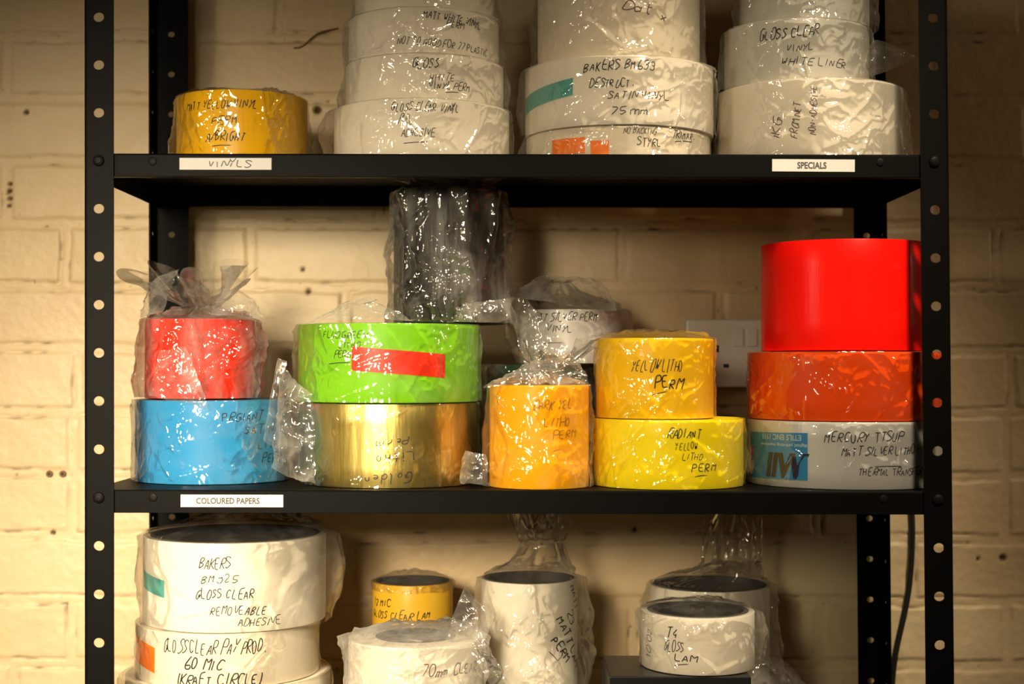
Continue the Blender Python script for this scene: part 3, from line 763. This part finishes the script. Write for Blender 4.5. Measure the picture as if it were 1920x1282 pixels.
make_roll('paper_roll', 'amber yellow paper roll in a knotted clear bag, at the front of the middle shelf', 'roll', gp, 1011, 93, 63, ZP + EL, -18, 'amber',
          texts=[('DARK YEL', 1000, 768, 18, 1, 1070), ('LITHO', 1020, 799, 16, 1, 1066), ('PERM', 1036, 824, 15, 4, 1078), ('__', 1037, 846, 1050, 842)], ink='amber_ink', seed=29,
          bag=dict(amps=(2.0, 1.2, 0.5), top='gather', neck=(8, -8, 15, 11), flare=(22, 34), flare_to=(10, 0), folds=6, upfolds=0.0, drape=(2.6, 7, 0.3), bulges=((-1.5, 40, 20, 60, 6), (1.5, 60, 18, 50, 4)), skirt=3, creases=12),
          flaps=[dict(c=[(862, 906, 40), (914, 907, 25), (912, 850, 30), (870, 846, 45)], b=(-2, -6, 0)), dict(c=[(905, 726, 30), (1110, 720, 40), (1080, 672, 62), (985, 678, 60)], b=(0, -8, 5), amps=(5, 3, 1))])
make_roll('paper_roll', 'lemon yellow paper roll reading RADIANT YELLOW, under the golden yellow roll', 'roll', gp, 1251, 141, 91, ZP + EL, -54, 'lemon',
          texts=[('RADIANT', 1251, 820, 18, -2, 1310), ('YELLOW', 1265, 842, 15, 0, 1305), ('LITHO', 1277, 861, 12, 0, 1314), ('PERM', 1294, 884, 16, 1, 1337), ('__', 1300, 893, 1322, 890)], seed=30,
          film_mat='thin_film', bag=dict(amps=(1.2, 1.1, 0.5), top=None, bulges=((1.45, 40, 18, 40, 3),), creases=34))
make_roll('paper_roll', 'golden yellow paper roll reading YELLOW LITHO PERM, on the lemon yellow roll', 'roll', gp, 1227, 110, 80, -54 + 1, 32, 'golden_yellow',
          texts=[('YELLOW LITHO', 1185, 696, 23, 0, 1278, 1.5), ('PERM', 1228, 728, 20, 1, 1276, 1.5), ('__', 1222, 741, 1250, 733)], seed=31,
          film_mat='thin_film', bag=dict(amps=(1.2, 1.2, 0.5), lift=7, creases=34, bulges=((-0.3, 80, 30, 10, 2),)))
make_roll('paper_roll', 'silver foil roll with a blue sticker, under the orange roll', 'roll', gp, 1582, 180, 120, ZP + EL, -56, 'silver',
          texts=[('MERCURY TTSUP', 1548, 827, 17, 1, 1682), ('MATT SILVER LITHO PERM', 1577, 853, 15, 1, 1730), ('THERMAL TRANSFER', 1606, 890, 13, 0, 1716), ('__', 1634, 873, 1680, 872)], seed=32,
          film_mat='thin_film', bag=dict(amps=(1.4, 1.2, 0.5), top=None, creases=10))
make_roll('paper_roll', 'orange paper roll in tight clear wrap, between the silver roll and the big red roll', 'roll', gp, 1582, 176, 120, -56 + 1, 18, 'orange', seed=33,
          film_mat='thin_film', bag=dict(amps=(2.0, 1.8, 0.7), top=None, creases=36, upfolds=0.0, bulges=((-1.35, 66, 14, 12, 5),)))
make_roll('paper_roll', 'big unwrapped fluorescent red paper roll on the orange roll', 'roll', gp, 1584, 155, 112, 18 + 1.5, 137, 'hot_red', seed=34, tilt=(0, 0))

# ---- lower shelf
make_roll('film_roll', 'wide bagged white film roll at the bottom edge, under the KRAFT CIRCLE roll', 'roll', gl, 432, 188, 148, ZL + EL, -342, 'cream', seed=35, core=0.8, core_mat='core',
          bag=dict(amps=(3, 2, 0.8), top=None, creases=20, bulges=((-1.2, 78, 30, 16, 8), (1.3, 78, 30, 16, 8))))
make_roll('film_roll', 'white film roll with an orange tape square, reading KRAFT CIRCLE', 'roll', gl, 431, 168, 142, -342 + 1, -283, 'cream', core=0.86, core_mat='core',
          texts=[('GLOSS CLEAR PAY PROD.', 318, 1221, 25, 0, 496, 1.9), ('60 MIC', 354, 1252, 21, 0, 420, 1.9), ('(KRAFT CIRCLE)', 340, 1281, 19, 0, 491, 1.9)], tapes=[(265, 302, 1202, 1249, -0.16, 'orange_tape')], seed=36,
          film_mat='thin_film', bag=dict(amps=(1.4, 1.0, 0.4), top=None, creases=8))
make_roll('film_roll', 'large bagged white film roll reading REMOVEABLE ADHESIVE, on the KRAFT CIRCLE roll', 'roll', gl, 443, 168, 142, -283 + 1, -187, 'white', core=0.93, core_mat='core',
          texts=[('BAKERS', 380, 1067, 19, 2, 434), ('BM325', 384, 1093, 16, 1, 449), ('GLOSS CLEAR', 374, 1122, 18, 0, 477), ('REMOVEABLE', 400, 1152, 16, -1, 496), ('ADHESIVE', 448, 1174, 14, 0, 523)], ink='ink',
          tapes=[(279, 319, 1080, 1112, -0.12, 'teal_tape')], seed=37,
          bag=dict(amps=(1.6, 0.8, 0.2), drape=(2.6, 9, 0.2), top='gather', neck=(10, 30, 24, 40), flare=(4, 30), folds=5, upfolds=0.0, stop=128, bulges=((-1.5, 60, 40, 50, 8), (1.4, 60, 44, 60, 24), (1.15, 50, 20, 40, 6)), creases=12))
make_roll('film_roll', 'ochre film roll reading 12 MIC GLOSS CLEAR LAM, on the lower shelf', 'roll', gl, 775, 75, 232, ZL + EL, -253, 'ochre', core=0.92, core_mat='core',
          texts=[('12 MIC', 705, 1131, 14, -1, 734, 1.4), ('GLOSS CLEAR LAM', 704, 1154, 14, 1, 807, 1.5), ('P.P.', 732, 1174, 14, 0, 764, 1.4)], seed=38,
          film_mat='film', bag=dict(base=165, amps=(2.0, 2.0, 1.0), top='fold', lift=9, creases=4))
make_roll('film_roll', 'bagged white film roll at the front of the lower shelf, before the ochre roll', 'roll', gl, 781, 125, 96, ZL + EL, -294, 'white', core=0.6, core_mat='core',
          texts=[('70mm CLEAR', 790, 1266, 20, -2, 892)], ink='faint_ink', seed=39,
          film_mat='milky_film', bag=dict(amps=(4.5, 3.0, 1.0), top='fold', lift=9, bulges=((-1.5, 110, 26, 60, 5), (0.9, 100, 20, 60, 4)), creases=16),
          flaps=[dict(c=[(835, 1205, 60), (905, 1215, 60), (925, 1150, 90), (872, 1095, 90)], b=(-4, -8, 0), amps=(3, 2, .6)), dict(c=[(900, 1180, 70), (960, 1282, 60), (925, 1290, 50), (880, 1210, 55)], b=(0, -6, 0))])
make_roll('film_roll', 'tall white film roll with slanted MATT LAM PERM writing, right of the ochre roll', 'roll', gl, 993, 90, 190, ZL + EL, -243, 'white', core=0.94, core_mat='core',
          texts=[('MATT', 1068, 1098, 15, -62, .7, 1.2), ('23', 1062, 1146, 18, -62, .7, 1.4), ('MATT LAM', 1042, 1160, 18, -58, .62, 1.6), ('PERM', 1032, 1200, 17, -50, .62, 1.7), ('__', 1029, 1219, 1045, 1236), ('__', 1045, 1236, 1053, 1228)], seed=41,
          bag=dict(amps=(3.0, 2.4, 0.8), top='gather', neck=(14, 10, 36, 22), flare=(62, 40), flare_to=(-4, 10), folds=4, stop=268, drape=(3, 8, 0.3), bulges=((1.4, 130, 30, 60, 18), (-1.4, 170, 20, 20, 4), (1.2, 60, 30, 50, 10)), creases=20))
bm = bmesh.new()
bx0, bx1 = X(1143, 20), X(1408, 20)
box(bm, 0, bx1 - bx0, 0, 112, 0, -322 - ZL - .4)
o = link('box', from_bm('box', bm), M['box']); o.location = (bx0 / 1000, 0.020, ZE + (ZL + 0.3) / 1000)
o['label'] = 'plain black box on the lower shelf, under the T4 gloss roll'; o['category'] = 'box'
bevel(o, 0.0015, 3)
make_roll('film_roll', 'small bagged white roll reading T4 GLOSS LAM, on the black box', 'roll', gl, 1308, 105, 80, -322 + .6, -262, 'white', core=0.9, core_mat='core',
          texts=[('T4', 1250, 1193, 20, 1, 1273, 1.2), ('GLOSS', 1247, 1216, 18, 0, 1284, 1.1), ('LAM', 1266, 1235, 12, 0, 1306, 1.1), ('__', 1266, 1244, 1291, 1242), ('10 02', 1222, 1232, 14, 86, .7)], seed=42,
          bag=dict(amps=(2.6, 2.2, 0.8), top='fold', lift=6, upfolds=0.0, bulges=((-1.45, 58, 26, 20, 6), (1.2, 30, 26, 50, 12)), creases=22))
make_roll('film_roll', 'taller bagged white roll behind the T4 gloss roll, its dark hollow top open', 'roll', gl, 1330, 111, 226, ZL + EL, -255, 'white', core=0.95, core_mat='core', seed=43,
          bag=dict(amps=(3.0, 2.2, 0.8), top='gather', neck=(24, 0, 22, 30), flare=(60, 26), flare_to=(8, 20), folds=4, stop=292, drape=(3, 8, 0.2), bulges=((1.4, 80, 34, 90, 14), (-1.4, 140, 26, 40, 9), (1.1, 20, 50, 40, 24)), creases=22),
          flaps=[dict(c=[(1410, 1285, 150), (1520, 1290, 190), (1470, 1232, 190), (1410, 1225, 150)], b=(4, -6, 0))])

# ---- the silver roll's sticker
def sticker():
    root = [o for o in C.objects if o.get('label', '').startswith('silver foil roll')][0]
    R = 180 / sc(120) + 0.2; px, half, y, z0 = 1582, 180, 120, ZP + EL
    phc = math.atan2(-X(px, y), CAMD + y)
    def u_of(q): return (math.asin(max(-.985, (q - px) / half)) + phc) * R
    def v_of(q, qx=1460):
        k = (qx - px) / half
        return (VY - q) / sc(y - R * math.sqrt(1 - k * k)) - z0
    def wrap(x, z, rr): return (rr * math.sin(x / rr) / 1000, -rr * math.cos(x / rr) / 1000, z / 1000)
    V, Fc = curved_patch(R, u_of(1412), u_of(1519), v_of(899), v_of(811), 0.02, t=0.2)
    st = link('sticker', from_np('sticker', V, Fc), M['logo_blue'], root)
    uc, vc = u_of(1470), v_of(872)
    wsp = u_of(1510) - u_of(1425)
    V, Fs, mats = [], [], []
    def add(xs, zs, fs, rr, mi):
        k = len(V)
        V.extend(wrap(a, b, rr) for a, b in zip(xs, zs)); Fs.extend(tuple(i + k for i in f) for f in fs); mats.extend([mi] * len(fs))
    # bold slanted letters, pale lettering above, a red quarter disc over a yellow one at the left
    x, z, fs = text_mesh('IIW', wsp * .74, 27, 0.18, 0.035)
    for du in (-.7, 0, .7): add(x + uc + wsp * .1 + du, z + vc, fs, R + 0.3 + .01 * du, 0)
    x, z, fs = text_mesh('ETILS ENC 1910', wsp * .8, 6.5); add(-x + uc - wsp * .02, -z + v_of(819), fs, R + 0.3, 3)
    x, z, fs = text_mesh('digital printing machines', wsp * .95, 4.5); add(-x + uc + wsp * .02, -z + v_of(833), fs, R + 0.3, 3)
    n = 14; rad = 17.0; u0 = u_of(1412)
    for mi, a0, a1 in ((1, 0.05, 1.35), (2, -1.35, 0.05)):
        xs = [u0] + [u0 + rad * .85 * math.cos(a0 + (a1 - a0) * i / n) for i in range(n + 1)]
        zs = [v_of(866)] + [v_of(866) + rad * math.sin(a0 + (a1 - a0) * i / n) for i in range(n + 1)]
        add(xs, zs, [(0, i, i + 1) for i in range(1, n + 1)], R + 0.28, mi)
    me = from_np('sticker_print', V, Fs)
    pr = link('sticker_print', me, [M['logo_navy'], M['logo_red'], M['logo_yellow'], M['logo_white']], st)
    me.polygons.foreach_set('material_index', mats)
sticker()

# ------------------------------------------------------------------ shelf labels
def shelf_label(x0, x1, y0, y1, body, tx0, tx1, th, hand=False, rot=0.0):
    yl = 3.0
    xa, xb = X(x0, yl), X(x1, yl); za, zb = Z(y1, yl), Z(y0, yl)
    bm = bmesh.new(); box(bm, -(xb - xa) / 2, (xb - xa) / 2, -0.25, 0, -(zb - za) / 2, (zb - za) / 2)
    o = link('shelf_label', from_bm('shelf_label', bm), M['paper'], rack)
    o.location = ((xa + xb) / 2000, (yl + .1) / 1000, ZE + (za + zb) / 2000); o.rotation_euler = (0, R_(rot), 0)
    o['label'] = 'white paper shelf label reading ' + body
    cx = (X(tx0, yl) + X(tx1, yl)) / 2 - (xa + xb) / 2; wd = X(tx1, yl) - X(tx0, yl)
    if hand:
        rnd = random.Random(4)
        V, Fc = ribbon_on_cylinder(write_lines([(body, cx - wd / 2, -th / 2, th, 0, .82, .95)], rnd), 1e6, rnd)
        V = [(a, -.0004, c) for a, b, c in V]
    else:
        x, z, Fc = text_mesh(body, wd, th)
        V = [((a + cx) / 1000, -.0004, b / 1000) for a, b in zip(x, z)]
    link('lettering', from_np('lettering', V, Fc), M['print'] if not hand else M['ink'], o)
shelf_label(334, 507, 296, 318, 'VINYLS', 388, 456, 7.0, True)
shelf_label(1448, 1603, 297, 320, 'SPECIALS', 1495, 1550, 7.2, rot=0.3)
shelf_label(340, 532, 928, 951, 'COLOURED PAPERS', 369, 488, 6.6)

# ------------------------------------------------------------------ socket on the wall
def socket():
    yb = WALLY - 2
    s = sc(305)
    xa = X(1285, 305); za = Z(725, 305); zb = Z(598, 305)
    H = zb - za; Wd = 147.0
    root = empty('power_socket', ((xa + Wd / 2) / 1000, yb / 1000, ZE + za / 1000), 'white double power socket with two rocker switches, on the brick wall', 'power socket')
    bm = bmesh.new(); box(bm, -Wd / 2 + 2, Wd / 2 - 2, -22, 3, 2, H - 2)
    o = link('back_box', from_bm('back_box', bm), M['socket'], root); bevel(o, .002)
    bm = bmesh.new(); box(bm, -Wd / 2, Wd / 2, -31, -22.2, 0, H)
    o = link('face_plate', from_bm('face_plate', bm), M['socket'], root); bevel(o, .003, 3)
    for cx in (-8.5, 8.5):
        bm = bmesh.new(); box(bm, cx - 6.5, cx + 6.5, -33.5, -30.8, H - 34, H - 11)
        o = link('rocker_switch', from_bm('rocker_switch', bm), M['socket'], root); bevel(o, .001, 2); o.rotation_euler = (0, 0, 0)
    for sx in (-1, 1):
        bm = bmesh.new()
        c = sx * 34
        box(bm, c - 2, c + 2, -31.25, -30.5, H - 41, H - 32)
        box(bm, c - 14, c - 7.5, -31.25, -30.5, H - 60, H - 55.5)
        box(bm, c + 7.5, c + 14, -31.25, -30.5, H - 60, H - 55.5)
        o = link('pin_slots', from_bm('pin_slots', bm), M['dark'], root)
socket()

# ------------------------------------------------------------------ cable, string and wall plugs
def tube(name, pts, rad, mat):
    cu = bpy.data.curves.new(name, 'CURVE'); cu.dimensions = '3D'; cu.bevel_depth = rad / 1000; cu.bevel_resolution = 4; cu.use_fill_caps = True
    sp = cu.splines.new('NURBS'); sp.points.add(len(pts) - 1); sp.use_endpoint_u = True; sp.order_u = 4
    for p, q in zip(sp.points, pts): p.co = (q[0] / 1000, q[1] / 1000, ZE + q[2] / 1000, 1)
    ob = bpy.data.objects.new('tmp', cu); C.objects.link(ob)
    dg = bpy.context.evaluated_depsgraph_get(); dg.update()
    me = bpy.data.meshes.new_from_object(ob.evaluated_get(dg)); bpy.data.objects.remove(ob)
    me.materials.clear()
    return link(name, me, M[mat], None, True)
def at(px, py, y): return (X(px, y), y, Z(py, y))
yc = WALLY - 6
o = tube('power_cable', [at(1512, 718, yc), at(1600, 760, yc), at(1690, 830, yc), at(1709, 930, yc), at(1710, 1020, yc), at(1703, 1110, yc), at(1686, 1180, yc), at(1672, 1240, yc), at(1668, 1320, yc), at(1668, 1500, yc)], 3.6, 'cable')
o['label'] = 'black power cable hanging down the wall behind the right uprights'; o['category'] = 'cable'
ys = WALLY - 1.5
o = tube('string', [at(548, 88, ys), at(560, 89, ys), at(572, 80, ys), at(585, 66, ys), at(600, 57, ys), at(618, 54, ys), at(632, 51, ys)], 1.1, 'string')
o['label'] = 'thin brown string on the wall at the top left, beside the white stack'; o['category'] = 'string'
for i, (px_, lb) in enumerate(((93, 'left of the two brown wall plugs in the mortar at the left edge'), (118, 'right of the two brown wall plugs in the mortar at the left edge'))):
    v, f = lathe([(1.6, 0), (4.2, 0), (4.6, 1.2), (3.8, 2.6), (2.0, 2.6), (1.6, 1.6)], 24)
    root = empty('wall_plug', (X(px_, WALLY) / 1000, (WALLY + 4) / 1000, ZE + Z(890, WALLY) / 1000), lb, 'wall plug', 'wall plugs in the mortar', (PI / 2, 0, 0))
    link('collar', from_np('collar', [(a, b, c * 2.2) for a, b, c in v], f), M['plug'], root, True)
    v, f = lathe([(0.01, 0), (1.7, 0), (1.7, 4.6), (0.01, 4.6)], 16)
    link('bore', from_np('bore', v, f), M['dark'], root)
